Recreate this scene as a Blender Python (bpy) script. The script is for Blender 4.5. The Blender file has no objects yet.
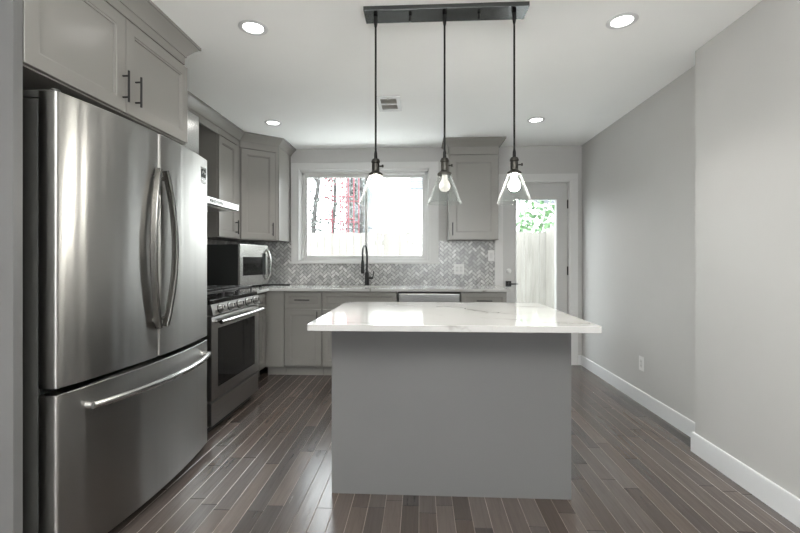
import bpy, bmesh, math, random
from mathutils import Vector, Matrix

random.seed(7)
scene = bpy.context.scene
C = scene.collection
PI = math.pi
R = math.radians

# ------------------------------------------------------------------ camera, world, light, exposure
cam_d = bpy.data.cameras.new('camera')
cam_d.sensor_width = 36.0
cam_d.lens = 420.0 / 800.0 * 36.0
cam_d.shift_y = -7.0 / 800.0
cam_d.clip_start = 0.02
cam = bpy.data.objects.new('camera', cam_d)
C.objects.link(cam)
cam.location = (0, 0, 1.21)
cam.rotation_euler = (PI / 2, 0, math.atan(21.0 / 420.0))
scene.camera = cam

SKY = 5.5
UP = 108.0
CAN = 1.7
ROW = 1.8
BULB = 116.0
world = bpy.data.worlds.new('overcast_sky')
scene.world = world
world.use_nodes = True
bg = world.node_tree.nodes['Background']
bg.inputs[0].default_value = (0.93, 0.97, 1.0, 1)
bg.inputs[1].default_value = SKY

def area(name, loc, rot, sx, sy, power, col=(1, 1, 1)):
    l = bpy.data.lights.new(name, 'AREA')
    l.shape = 'RECTANGLE'; l.size = sx; l.size_y = sy
    l.energy = power; l.color = col
    o = bpy.data.objects.new(name, l)
    C.objects.link(o)
    o.location = loc; o.rotation_euler = rot
    return o
# next row of ceiling downlights, in the room behind the camera
for x in (-0.75, 1.0):
    l = bpy.data.lights.new('downlight_lamp', 'AREA'); l.shape = 'DISK'; l.size = 0.12; l.energy = ROW; l.color = (1, 0.97, 0.92); l.spread = R(110)
    o = bpy.data.objects.new('downlight_lamp', l); C.objects.link(o); o.location = (x, -0.62, 2.505)
# unseen fill light added behind the camera to brighten the ceiling
area('ceiling_fill', (-0.1, -0.8, 1.95), (R(180), 0, 0), 1.6, 1.4, UP, (1.0, 0.985, 0.96))

scene.view_settings.view_transform = 'Standard'
scene.view_settings.look = 'None'
scene.view_settings.exposure = 1.15
scene.view_settings.gamma = 1.0
scene.view_settings.use_curve_mapping = False
scene.cycles.blur_glossy = 1.5

# ------------------------------------------------------------------ materials
def new_mat(name):
    m = bpy.data.materials.new(name); m.use_nodes = True
    nt = m.node_tree
    return m, nt, nt.nodes['Principled BSDF']
def N(nt, t, **kw):
    n = nt.nodes.new(t)
    for k, v in kw.items(): setattr(n, k, v)
    return n
def ramp(nt, fac, stops):
    r = N(nt, 'ShaderNodeValToRGB')
    e = r.color_ramp.elements
    while len(e) < len(stops): e.new(0.5)
    for el, (p, c) in zip(e, stops):
        el.position = p; el.color = (c[0], c[1], c[2], 1)
    nt.links.new(fac, r.inputs[0])
    return r.outputs[0]
def noise(nt, scale, detail=4, rough=0.55, vec=None, dist=0.0):
    n = N(nt, 'ShaderNodeTexNoise')
    n.inputs['Scale'].default_value = scale; n.inputs['Detail'].default_value = detail
    n.inputs['Roughness'].default_value = rough; n.inputs['Distortion'].default_value = dist
    if vec is not None: nt.links.new(vec, n.inputs['Vector'])
    return n
def objco(nt, scale=(1, 1, 1), rot=(0, 0, 0)):
    t = N(nt, 'ShaderNodeTexCoord'); mp = N(nt, 'ShaderNodeMapping')
    mp.inputs['Scale'].default_value = scale; mp.inputs['Rotation'].default_value = rot
    nt.links.new(t.outputs['Object'], mp.inputs[0])
    return mp.outputs[0]
def bump(nt, b, h, strength, dist=0.002):
    bn = N(nt, 'ShaderNodeBump')
    bn.inputs['Strength'].default_value = strength; bn.inputs['Distance'].default_value = dist
    nt.links.new(h, bn.inputs['Height']); nt.links.new(bn.outputs[0], b.inputs['Normal'])
def paint(name, col, rough=0.5, var=0.02, spec=0.4, bmp=0.05):
    m, nt, b = new_mat(name)
    v = objco(nt)
    n = noise(nt, 3.0, 5, 0.6, v)
    lo = [max(0, c * (1 - var)) for c in col]; hi = [min(1, c * (1 + var)) for c in col]
    nt.links.new(ramp(nt, n.outputs[0], [(0.3, lo), (0.7, hi)]), b.inputs['Base Color'])
    b.inputs['Roughness'].default_value = rough
    b.inputs['Specular IOR Level'].default_value = spec
    n2 = noise(nt, 180.0, 2, 0.5, v)
    bump(nt, b, n2.outputs[0], bmp, 0.001)
    return m
def metal(name, col, rough, aniso=0.0, streak=0.0, rot=0.25):
    m, nt, b = new_mat(name)
    b.inputs['Metallic'].default_value = 1.0
    b.inputs['Base Color'].default_value = (*col, 1)
    b.inputs['Roughness'].default_value = rough
    if aniso:
        b.inputs['Anisotropic'].default_value = aniso
        b.inputs['Anisotropic Rotation'].default_value = rot
        tg = N(nt, 'ShaderNodeTangent', direction_type='RADIAL', axis='Z')
        nt.links.new(tg.outputs[0], b.inputs['Tangent'])
    if streak:
        v = objco(nt, (1, 1, 220))
        n = noise(nt, 3.0, 3, 0.6, v)
        nt.links.new(ramp(nt, n.outputs[0], [(0.25, [c * (1 - streak) for c in col]), (0.75, col)]), b.inputs['Base Color'])
        mr = N(nt, 'ShaderNodeMapRange')
        mr.inputs['To Min'].default_value = rough * 0.85; mr.inputs['To Max'].default_value = rough * 1.15
        nt.links.new(n.outputs[0], mr.inputs[0]); nt.links.new(mr.outputs[0], b.inputs['Roughness'])
    if aniso:
        # sheet metal is never quite flat: slow ripples that run up and down the panel
        wv = objco(nt, (7.0, 1.0, 0.35))
        wn = noise(nt, 1.0, 2, 0.5, wv)
        bump(nt, b, wn.outputs[0], 0.5, 0.012)
    return m
def emit(name, col, s):
    m, nt, b = new_mat(name)
    b.inputs['Base Color'].default_value = (0.9, 0.9, 0.88, 1)
    b.inputs['Emission Color'].default_value = (*col, 1)
    b.inputs['Emission Strength'].default_value = s
    b.inputs['Roughness'].default_value = 0.3
    return m
def pane_mat(name, power=5.0, top=0.9, base=0.03, edge=0.0):
    m, nt, b = new_mat(name)
    nt.nodes.remove(b)
    out = nt.nodes['Material Output']
    tr = N(nt, 'ShaderNodeBsdfTransparent'); tr.inputs[0].default_value = (0.97, 0.985, 0.98, 1)
    gl = N(nt, 'ShaderNodeBsdfGlossy'); gl.inputs['Roughness'].default_value = 0.02
    lw = N(nt, 'ShaderNodeLayerWeight'); lw.inputs[0].default_value = 0.5
    pw = N(nt, 'ShaderNodeMath', operation='POWER'); pw.inputs[1].default_value = power
    fr = N(nt, 'ShaderNodeMath', operation='MULTIPLY_ADD'); fr.inputs[1].default_value = top; fr.inputs[2].default_value = base
    nt.links.new(lw.outputs['Facing'], pw.inputs[0]); nt.links.new(pw.outputs[0], fr.inputs[0])
    mx = N(nt, 'ShaderNodeMixShader')
    nt.links.new(fr.outputs[0], mx.inputs[0]); nt.links.new(tr.outputs[0], mx.inputs[1]); nt.links.new(gl.outputs[0], mx.inputs[2])
    if edge:
        # white painted in where glass is seen edge-on, standing for refracted bulb light
        df = N(nt, 'ShaderNodeBsdfDiffuse'); df.inputs[0].default_value = (0.9, 0.9, 0.9, 1)
        m2 = N(nt, 'ShaderNodeMixShader'); p2 = N(nt, 'ShaderNodeMath', operation='POWER'); p2.inputs[1].default_value = 4.5
        k2 = N(nt, 'ShaderNodeMath', operation='MULTIPLY'); k2.inputs[1].default_value = edge
        nt.links.new(lw.outputs['Facing'], p2.inputs[0]); nt.links.new(p2.outputs[0], k2.inputs[0])
        nt.links.new(k2.outputs[0], m2.inputs[0]); nt.links.new(mx.outputs[0], m2.inputs[1]); nt.links.new(df.outputs[0], m2.inputs[2])
        mx = m2
    nt.links.new(mx.outputs[0], out.inputs[0])
    return m
def glass_mat(name):
    m, nt, b = new_mat(name)
    b.inputs['Base Color'].default_value = (0.985, 0.99, 0.99, 1)
    b.inputs['Transmission Weight'].default_value = 1.0
    b.inputs['Roughness'].default_value = 0.0
    b.inputs['IOR'].default_value = 1.42
    return m
def attr_mat(name, rough, grain=None, spec=0.5, bmp=0.0):
    """colour of each piece (tile or plank) comes from the mesh attribute 'tint'"""
    m, nt, b = new_mat(name)
    at = N(nt, 'ShaderNodeAttribute', attribute_name='tint')
    b.inputs['Roughness'].default_value = rough
    b.inputs['Specular IOR Level'].default_value = spec
    return m, nt, b, at

M = {}
M['wall'] = paint('wall_paint_light_grey', (0.485, 0.482, 0.472), 0.55, 0.012)
M['ceiling'] = paint('ceiling_paint_white', (0.91, 0.92, 0.91), 0.7, 0.008)
M['trim'] = paint('trim_paint_white', (0.66, 0.67, 0.68), 0.35, 0.01, 0.5)
M['casing'] = paint('casing_paint_white', (0.60, 0.60, 0.59), 0.38, 0.01, 0.5)
M['door_paint'] = paint('door_paint_grey', (0.50, 0.50, 0.49), 0.4, 0.01, 0.5)
M['cabinet'] = paint('cabinet_paint_taupe_grey', (0.245, 0.236, 0.222), 0.27, 0.015, 0.5, 0.02)
M['island'] = paint('grey_paint_shade_darkened', (0.140, 0.140, 0.139), 0.40, 0.015, 0.45, 0.02)  # cabinet grey darkened, the weaker light on these fronts put into the colour
M['dark'] = paint('dark_recess', (0.02, 0.02, 0.02), 0.7, 0.02)
M['black_metal'] = paint('matte_black_metal', (0.01, 0.01, 0.01), 0.4, 0.0, 0.35, 0.0)
M['iron'] = paint('cast_iron', (0.05, 0.05, 0.052), 0.38, 0.05, 0.5)
M['case_grey'] = paint('appliance_case_dark_grey', (0.055, 0.055, 0.052), 0.45, 0.03, 0.4)
M['black_plastic'] = paint('black_plastic', (0.012, 0.014, 0.014), 0.35, 0.02, 0.5)
M['black_glass'] = paint('black_oven_glass', (0.006, 0.006, 0.006), 0.06, 0.0, 0.3, 0.0)
M['steel'] = metal('brushed_stainless_steel', (0.385, 0.378, 0.365), 0.29, 0.95, 0.0)
M['steel_plain'] = metal('satin_stainless_steel', (0.46, 0.455, 0.445), 0.29, 0.0, 0.06)
M['steel_bright'] = metal('bright_stainless_steel', (0.52, 0.515, 0.505), 0.24)
M['steel_side'] = metal('door_edge_steel', (0.50, 0.47, 0.42), 0.42)
M['handle_dark'] = metal('handle_steel', (0.19, 0.185, 0.175), 0.26)
M['pewter'] = metal('dark_pewter_metal', (0.11, 0.115, 0.115), 0.25)
M['black_cord'] = paint('black_cord', (0.01, 0.01, 0.01), 0.6, 0.0, 0.2, 0.0)
M['socket'] = metal('dark_bronze_metal', (0.06, 0.058, 0.052), 0.42)
M['glass'] = pane_mat('clear_lamp_glass', 3.5, 0.6, 0.03, 0.15)
M['pane'] = pane_mat('window_glass')
M['bulb_on'] = emit('lit_bulb', (1.0, 0.95, 0.88), BULB)
M['bulb_dim'] = emit('dim_bulb', (1.0, 0.95, 0.86), 0.25)
M['bulb_dim'].node_tree.nodes['Principled BSDF'].inputs['Base Color'].default_value = (0.3, 0.29, 0.27, 1)
M['lens'] = emit('downlight_lens', (1.0, 0.98, 0.94), 7.0)
M['white_plastic'] = paint('white_plastic', (0.70, 0.70, 0.69), 0.35, 0.01, 0.5, 0.0)
M['brass'] = metal('nickel', (0.75, 0.74, 0.72), 0.3)
M['fence'] = None

# quartz worktop: white with thin grey veins
def quartz():
    m, nt, b = new_mat('white_quartz_with_grey_veins')
    v = objco(nt, (1, 1, 1), (0, 0, R(18)))
    n0 = noise(nt, 1.7, 5, 0.6, v)
    mxv = N(nt, 'ShaderNodeMixRGB'); mxv.inputs[0].default_value = 0.32
    nt.links.new(v, mxv.inputs[1]); nt.links.new(n0.outputs['Color'], mxv.inputs[2])
    w = N(nt, 'ShaderNodeTexWave', wave_type='BANDS', bands_direction='Y')
    w.inputs['Scale'].default_value = 1.35; w.inputs['Distortion'].default_value = 5.5
    w.inputs['Detail'].default_value = 3; w.inputs['Detail Scale'].default_value = 1.3
    nt.links.new(mxv.outputs[0], w.inputs['Vector'])
    vein = ramp(nt, w.outputs['Fac'], [(0.0, (0.24, 0.23, 0.21)), (0.006, (0.37, 0.36, 0.34)), (0.02, (0.45,0.445,0.43)), (1.0, (0.48, 0.475, 0.462))])
    n1 = noise(nt, 2.2, 4, 0.6, v)
    msk = ramp(nt, n1.outputs[0], [(0.46, (0, 0, 0)), (0.56, (1, 1, 1))])
    mx = N(nt, 'ShaderNodeMixRGB')
    nt.links.new(msk, mx.inputs[0]); mx.inputs[1].default_value = (0.48, 0.475, 0.462, 1); nt.links.new(vein, mx.inputs[2])
    nt.links.new(mx.outputs[0], b.inputs['Base Color'])
    b.inputs['Roughness'].default_value = 0.07
    b.inputs['Specular IOR Level'].default_value = 0.6
    return m
M['quartz'] = quartz()

def floor_mat():
    m, nt, b, at = attr_mat('dark_brown_hardwood', 0.3)
    t = N(nt, 'ShaderNodeTexCoord')
    mp = N(nt, 'ShaderNodeMapping'); mp.inputs['Scale'].default_value = (55, 3.0, 1)
    add = N(nt, 'ShaderNodeVectorMath', operation='ADD')
    sc = N(nt, 'ShaderNodeVectorMath', operation='SCALE'); sc.inputs['Scale'].default_value = 37.0
    nt.links.new(at.outputs['Color'], sc.inputs[0])
    nt.links.new(t.outputs['Object'], mp.inputs[0])
    nt.links.new(mp.outputs[0], add.inputs[0]); nt.links.new(sc.outputs[0], add.inputs[1])
    n = noise(nt, 1.0, 6, 0.65, add.outputs[0], 1.2)
    r = ramp(nt, n.outputs[0], [(0.25, (0.78, 0.77, 0.76)), (0.5, (1, 1, 1)), (0.8, (1.2, 1.2, 1.19))])
    mx = N(nt, 'ShaderNodeMixRGB', blend_type='MULTIPLY'); mx.inputs[0].default_value = 1.0
    nt.links.new(at.outputs['Color'], mx.inputs[1]); nt.links.new(r, mx.inputs[2])
    nt.links.new(mx.outputs[0], b.inputs['Base Color'])
    mr = N(nt, 'ShaderNodeMapRange'); mr.inputs['To Min'].default_value = 0.16; mr.inputs['To Max'].default_value = 0.32
    nt.links.new(n.outputs[0], mr.inputs[0]); nt.links.new(mr.outputs[0], b.inputs['Roughness'])
    n2 = noise(nt, 1.0, 3, 0.5, add.outputs[0], 0.6)
    bump(nt, b, n2.outputs[0], 0.25, 0.0012)
    b.inputs['Specular IOR Level'].default_value = 0.55
    return m
M['floor'] = floor_mat()

def tile_mat():
    m, nt, b, at = attr_mat('grey_marble_mosaic', 0.22)
    v = objco(nt)
    n = noise(nt, 22, 5, 0.65, v, 1.5)
    r = ramp(nt, n.outputs[0], [(0.32, (0.80, 0.80, 0.80)), (0.55, (1, 1, 1)), (0.7, (1.08, 1.08, 1.07))])
    mx = N(nt, 'ShaderNodeMixRGB', blend_type='MULTIPLY'); mx.inputs[0].default_value = 1.0
    nt.links.new(at.outputs['Color'], mx.inputs[1]); nt.links.new(r, mx.inputs[2])
    nt.links.new(mx.outputs[0], b.inputs['Base Color'])
    return m
M['tile'] = tile_mat()

def wood_mat(name, c0, c1, axis_scale):
    m, nt, b = new_mat(name)
    v = objco(nt, axis_scale)
    n = noise(nt, 1.0, 6, 0.65, v, 1.0)
    nt.links.new(ramp(nt, n.outputs[0], [(0.3, c0), (0.7, c1)]), b.inputs['Base Color'])
    b.inputs['Roughness'].default_value = 0.75
    return m
M['fence'] = wood_mat('pale_weathered_fence_wood', (0.115, 0.108, 0.094), (0.17, 0.163, 0.147), (14, 14, 1.2))
M['bark'] = wood_mat('dark_tree_bark', (0.012, 0.012, 0.012), (0.05, 0.047, 0.045), (9, 9, 2))
M['stucco'] = paint('white_stucco', (0.82, 0.81, 0.79), 0.8, 0.03)
M['siding'] = paint('pale_blue_siding', (0.10, 0.115, 0.125), 0.7, 0.04)
M['roofing'] = paint('grey_roof_shingle', (0.07, 0.075, 0.085), 0.8, 0.1)
M['red_paint'] = paint('faded_red_paint', (0.11, 0.022, 0.03), 0.6, 0.05)
M['cable'] = paint('grey_cable', (0.03, 0.03, 0.03), 0.6, 0.02)
M['concrete'] = paint('pale_concrete', (0.78, 0.77, 0.75), 0.85, 0.06)
def leaf_mat(name, c0, c1):
    m, nt, b = new_mat(name)
    n = noise(nt, 9.0, 2, 0.5, objco(nt))
    nt.links.new(ramp(nt, n.outputs[0], [(0.35, c0), (0.65, c1)]), b.inputs['Base Color'])
    b.inputs['Roughness'].default_value = 0.5
    b.inputs['Subsurface Weight'].default_value = 0.0
    return m
M['leaf'] = leaf_mat('bright_green_leaf', (0.012, 0.05, 0.014), (0.085, 0.17, 0.065))
M['leaf_dark'] = leaf_mat('grey_green_leaf', (0.02, 0.03, 0.025), (0.12, 0.13, 0.12))

# ------------------------------------------------------------------ mesh builder
class MB:
    def __init__(s):
        s.bm = bmesh.new(); s.tint = None
    def _new(s, bm2, mtx=None):
        if mtx is not None: bm2.transform(mtx)
        me = bpy.data.meshes.new('tmp'); bm2.to_mesh(me); bm2.free()
        s.bm.from_mesh(me); bpy.data.meshes.remove(me)
        return s
    def box(s, x0, x1, y0, y1, z0, z1, bev=0.0, seg=2, mtx=None):
        b = bmesh.new()
        bmesh.ops.create_cube(b, size=1.0)
        for v in b.verts:
            v.co = Vector(((x0 + x1) / 2 + v.co.x * (x1 - x0), (y0 + y1) / 2 + v.co.y * (y1 - y0), (z0 + z1) / 2 + v.co.z * (z1 - z0)))
        if bev > 0:
            bmesh.ops.bevel(b, geom=list(b.edges), offset=bev, segments=seg, affect='EDGES', profile=0.5)
        return s._new(b, mtx)
    def cyl(s, p0, p1, r0, r1=None, seg=20, bev=0.0):
        r1 = r0 if r1 is None else r1
        p0 = Vector(p0); p1 = Vector(p1); d = p1 - p0
        b = bmesh.new()
        bmesh.ops.create_cone(b, cap_ends=True, segments=seg, radius1=r0, radius2=r1, depth=d.length)
        if bev > 0:
            es = [e for e in b.edges if len(e.link_faces) == 2 and any(len(f.verts) > 4 for f in e.link_faces)]
            bmesh.ops.bevel(b, geom=es, offset=bev, segments=2, affect='EDGES', profile=0.5)
        q = Vector((0, 0, 1)).rotation_difference(d.normalized())
        return s._new(b, Matrix.Translation((p0 + p1) / 2) @ q.to_matrix().to_4x4())
    def lathe(s, prof, center=(0, 0, 0), seg=28, axis=None, closed=False):
        b = bmesh.new(); rings = []
        for r, z in prof:
            if r < 1e-6: rings.append([b.verts.new((0, 0, z))])
            else: rings.append([b.verts.new((r * math.cos(2 * PI * k / seg), r * math.sin(2 * PI * k / seg), z)) for k in range(seg)])
        pairs = list(zip(rings, rings[1:]))
        if closed: pairs.append((rings[-1], rings[0]))
        for A, B in pairs:
            for k in range(seg):
                k2 = (k + 1) % seg
                if len(A) == 1 and len(B) == 1: continue
                if len(A) == 1: b.faces.new((A[0], B[k], B[k2]))
                elif len(B) == 1: b.faces.new((A[k], A[k2], B[0]))
                else: b.faces.new((A[k], A[k2], B[k2], B[k]))
        bmesh.ops.recalc_face_normals(b, faces=list(b.faces))
        m = Matrix.Translation(center)
        if axis is not None:
            m = m @ Vector((0, 0, 1)).rotation_difference(Vector(axis).normalized()).to_matrix().to_4x4()
        return s._new(b, m)
    def tube(s, pts, r, seg=10, sec=None, up=(0, 0, 1)):
        """round tube, or a bar when sec is a list of (a, b) section points (a along side, b along up)"""
        P = [Vector(p) for p in pts]; n = len(P)
        b = bmesh.new(); rings = []
        rad = r if isinstance(r, (list, tuple)) else [r] * n
        prev = None
        for i, p in enumerate(P):
            t = (P[min(i + 1, n - 1)] - P[max(i - 1, 0)]).normalized()
            if prev is None:
                u = Vector(up)
                if abs(u.dot(t)) > 0.95: u = Vector((1, 0, 0))
                side = t.cross(u).normalized()
            else:
                side = (prev - t * prev.dot(t)).normalized()
            prev = side
            upv = side.cross(t).normalized()
            if sec is None:
                ring = [b.verts.new(p + side * (rad[i] * math.cos(2 * PI * k / seg)) + upv * (rad[i] * math.sin(2 * PI * k / seg))) for k in range(seg)]
            else:
                ring = [b.verts.new(p + side * a + upv * c) for a, c in sec]
            rings.append(ring)
        m = len(rings[0])
        for A, B in zip(rings, rings[1:]):
            for k in range(m):
                b.faces.new((A[k], A[(k + 1) % m], B[(k + 1) % m], B[k]))
        b.faces.new(rings[0]); b.faces.new(list(reversed(rings[-1])))
        bmesh.ops.recalc_face_normals(b, faces=list(b.faces))
        return s._new(b)
    def cells(s, us, vs, keep, w0, w1, axes='xyz', bev=0.0, mtx=None):
        """a slab made of kept grid cells, holes left open: u, v span it, w is its thickness"""
        b = bmesh.new(); vt = {}
        ix = {'x': 0, 'y': 1, 'z': 2}
        def V(i, j, w):
            k = (i, j, w)
            if k not in vt:
                co = [0, 0, 0]
                co[ix[axes[0]]] = us[i]; co[ix[axes[1]]] = vs[j]; co[ix[axes[2]]] = (w0, w1)[w]
                vt[k] = b.verts.new(co)
            return vt[k]
        nu, nv = len(us) - 1, len(vs) - 1
        K = lambda i, j: 0 <= i < nu and 0 <= j < nv and keep(i, j)
        for i in range(nu):
            for j in range(nv):
                if not K(i, j): continue
                for w in (0, 1):
                    b.faces.new((V(i, j, w), V(i + 1, j, w), V(i + 1, j + 1, w), V(i, j + 1, w)))
                for di, dj, a, c in ((-1, 0, (i, j), (i, j + 1)), (1, 0, (i + 1, j), (i + 1, j + 1)), (0, -1, (i, j), (i + 1, j)), (0, 1, (i, j + 1), (i + 1, j + 1))):
                    if not K(i + di, j + dj):
                        b.faces.new((V(*a, 0), V(*c, 0), V(*c, 1), V(*a, 1)))
        bmesh.ops.recalc_face_normals(b, faces=list(b.faces))
        if bev > 0:
            bmesh.ops.dissolve_limit(b, angle_limit=0.01, verts=list(b.verts), edges=list(b.edges))
            es = [e for e in b.edges if len(e.link_faces) == 2 and e.calc_face_angle(0) > 0.5]
            bmesh.ops.bevel(b, geom=es, offset=bev, segments=2, affect='EDGES', profile=0.5)
        return s._new(b, mtx)
    def rings(s, x0, x1, z0, z1, rr, mtx=None):
        """a panel facing -y: nested rectangles (inset, y), the last one filled, the first one filled at the back"""
        b = bmesh.new(); L = []
        for ins, y in rr:
            L.append([b.verts.new(c) for c in ((x0 + ins, y, z0 + ins), (x1 - ins, y, z0 + ins), (x1 - ins, y, z1 - ins), (x0 + ins, y, z1 - ins))])
        for A, B in zip(L, L[1:]):
            for k in range(4):
                b.faces.new((A[k], A[(k + 1) % 4], B[(k + 1) % 4], B[k]))
        b.faces.new(L[-1]); b.faces.new(list(reversed(L[0])))
        bmesh.ops.recalc_face_normals(b, faces=list(b.faces))
        return s._new(b, mtx)
    def sweep(s, path, prof):
        """moulding: profile (out, z) swept along a path of (x, y) with mitres; out is to the right of travel"""
        b = bmesh.new(); P = [Vector(p) for p in path]; rings = []
        for i, p in enumerate(P):
            ns = []
            if i > 0: d = (P[i] - P[i - 1]).normalized(); ns.append(Vector((d.y, -d.x)))
            if i < len(P) - 1: d = (P[i + 1] - P[i]).normalized(); ns.append(Vector((d.y, -d.x)))
            if len(ns) == 2:
                m = (ns[0] + ns[1]).normalized(); m = m / max(0.2, m.dot(ns[0]))
            else: m = ns[0]
            rings.append([b.verts.new((p.x + m.x * o, p.y + m.y * o, z)) for o, z in prof])
        k = len(prof)
        for A, B in zip(rings, rings[1:]):
            for j in range(k):
                b.faces.new((A[j], A[(j + 1) % k], B[(j + 1) % k], B[j]))
        b.faces.new(rings[0]); b.faces.new(list(reversed(rings[-1])))
        bmesh.ops.recalc_face_normals(b, faces=list(b.faces))
        return s._new(b)
    def poly(s, pts, d):
        """polygon extruded by vector d"""
        b = bmesh.new(); d = Vector(d)
        A = [b.verts.new(p) for p in pts]; B = [b.verts.new(Vector(p) + d) for p in pts]
        n = len(A)
        b.faces.new(A); b.faces.new(list(reversed(B)))
        for k in range(n): b.faces.new((A[k], A[(k + 1) % n], B[(k + 1) % n], B[k]))
        bmesh.ops.recalc_face_normals(b, faces=list(b.faces))
        return s._new(b)
    def build(s, name, mat, parent=None, smooth=True, angle=32):
        me = bpy.data.meshes.new(name)
        s.bm.to_mesh(me); s.bm.free()
        me.materials.append(M[mat] if isinstance(mat, str) else mat)
        if smooth:
            for p in me.polygons: p.use_smooth = True
            me.set_sharp_from_angle(angle=R(angle))
        o = bpy.data.objects.new(name, me)
        C.objects.link(o)
        if smooth:
            wn = o.modifiers.new('flat_faces', 'WEIGHTED_NORMAL'); wn.keep_sharp = True; wn.weight = 100
        if parent is not None: o.parent = parent
        return o

def thing(name, label, cat, loc=(0, 0, 0), rz=0.0, group=None):
    o = bpy.data.objects.new(name, None)
    C.objects.link(o)
    o.empty_display_size = 0.1
    o.location = loc; o.rotation_euler = (0, 0, rz)
    o['label'] = label; o['category'] = cat
    if group: o['group'] = group
    return o
def tag(o, label, cat, group=None, kind=None):
    o['label'] = label; o['category'] = cat
    if group: o['group'] = group
    if kind: o['kind'] = kind
    return o
def struct(o, label=None, cat=None):
    o['kind'] = 'structure'
    if label: o['label'] = label
    if cat: o['category'] = cat
    return o

# ------------------------------------------------------------------ room dimensions
XL, XR, XN = -2.20, 1.845, 1.72          # left wall, far right wall, nearer right wall (stands proud)
YB, YJ, YR = 4.92, 2.73, -5.5            # back wall, jog of the right wall, rear wall
H = 2.52

# ------------------------------------------------------------------ floor: random length planks running to the back wall
def floor():
    bm = bmesh.new()
    lay = bm.loops.layers.float_color.new('tint')
    W = 0.083
    x = XL - 0.05; g = 0.0019
    rnd = random.Random(3)
    def quad(cs, col):
        f = bm.faces.new([bm.verts.new(c) for c in cs])
        for l in f.loops: l[lay] = (*col, 1)
    while x < XR + 0.05:
        y = YR - rnd.uniform(0, 0.9)
        while y < YB + 0.1:
            L = rnd.choice((0.45, 0.6, 0.75, 0.9, 1.05, 1.2)) * rnd.uniform(0.9, 1.1)
            t = rnd.uniform(0.62, 1.36); w = rnd.uniform(-0.006, 0.006)
            col = (0.073 * t + w * .6, 0.059 * t, 0.052 * t - w * 0.4)
            a, b, c, d = x + g * .6, x + W - g * 1.3, y + g, y + L - g
            quad(((a, c, 0), (b, c, 0), (b, d, 0), (a, d, 0)), col)
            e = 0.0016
            glint = tuple(v * 2.4 + 0.03 for v in col); dk = tuple(v * 0.3 for v in col)  # glint on the long bevels is put into the colour; end joints dark
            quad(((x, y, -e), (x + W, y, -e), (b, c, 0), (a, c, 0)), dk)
            quad(((b, c, 0), (x + W, y, -e), (x + W, y + L, -e), (b, d, 0)), glint)
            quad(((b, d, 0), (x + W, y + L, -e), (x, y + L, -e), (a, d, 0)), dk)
            quad(((x, y, -e), (a, c, 0), (a, d, 0), (x, y + L, -e)), glint)
            y += L
        x += W
    me = bpy.data.meshes.new('floor'); bm.to_mesh(me); bm.free()
    me.materials.append(M['floor'])
    o = bpy.data.objects.new('floor', me); C.objects.link(o)
    return struct(o, 'dark brown hardwood plank floor', 'floor')
floor()

struct(MB().box(XL - 0.15, XR + 0.3, YR - 0.15, YB + 0.16, H, H + 0.12).build('ceiling', 'ceiling'), 'smooth white ceiling', 'ceiling')
struct(MB().box(XL - 0.15, XL, YR - 0.15, YB, -0.02, H).build('wall_left', 'wall'))
struct(MB().box(XR, XR + 0.15, YJ - 0.05, YB, -0.02, H).build('wall_right', 'wall'))
struct(MB().box(XN, XR + 0.15, YR - 0.15, YJ, -0.02, H, 0.004).build('wall_right_near', 'wall'))
# back wall with the window and the door opening
wx0, wx1, wz0, wz1 = -1.44, 0.09, 1.19, 2.265
dx0, dx1, dz1 = 0.945, 1.70, 2.105
us = [XL - 0.15, wx0, wx1, dx0, dx1, XR + 0.15]
vs = [-0.02, wz0, dz1, wz1, H]
struct(MB().cells(us, vs, lambda i, j: not (i == 1 and j in (1, 2)) and not (i == 3 and j in (0, 1)), YB, YB + 0.16, 'xzy').build('wall_back', 'wall'))
# rear wall behind the camera with two tall windows
us = [XL - 0.15, -0.45, 0.45, 0.70, 1.50, XR + 0.15]
struct(MB().cells(us, [-0.02, 0.65, 2.25, H], lambda i, j: not (i in (1, 3) and j == 1), YR - 0.15, YR, 'xzy').build('wall_rear', 'wall'))

# baseboards
bp = lambda t, h: [(0.0, 0.0), (t, 0.0), (t, h - 0.012), (t - 0.005, h), (0.0, h)]
struct(MB().sweep([(XR, YB), (XR, YJ)], bp(0.014, 0.112)).build('baseboard_right', 'trim'), 'white baseboard along the far right wall', 'baseboard')
struct(MB().sweep([(XR, YJ), (XN, YJ), (XN, YR)], bp(0.016, 0.122)).build('baseboard_right_near', 'trim'), 'white baseboard around the projecting right wall', 'baseboard')
struct(MB().sweep([(dx1 + 0.1, YB), (XR, YB)], bp(0.012, 0.11)).build('baseboard_back', 'trim'))
struct(MB().sweep([(XL, YR), (XL, 1.40)], bp(0.014, 0.112)).build('baseboard_left', 'trim'))

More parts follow.
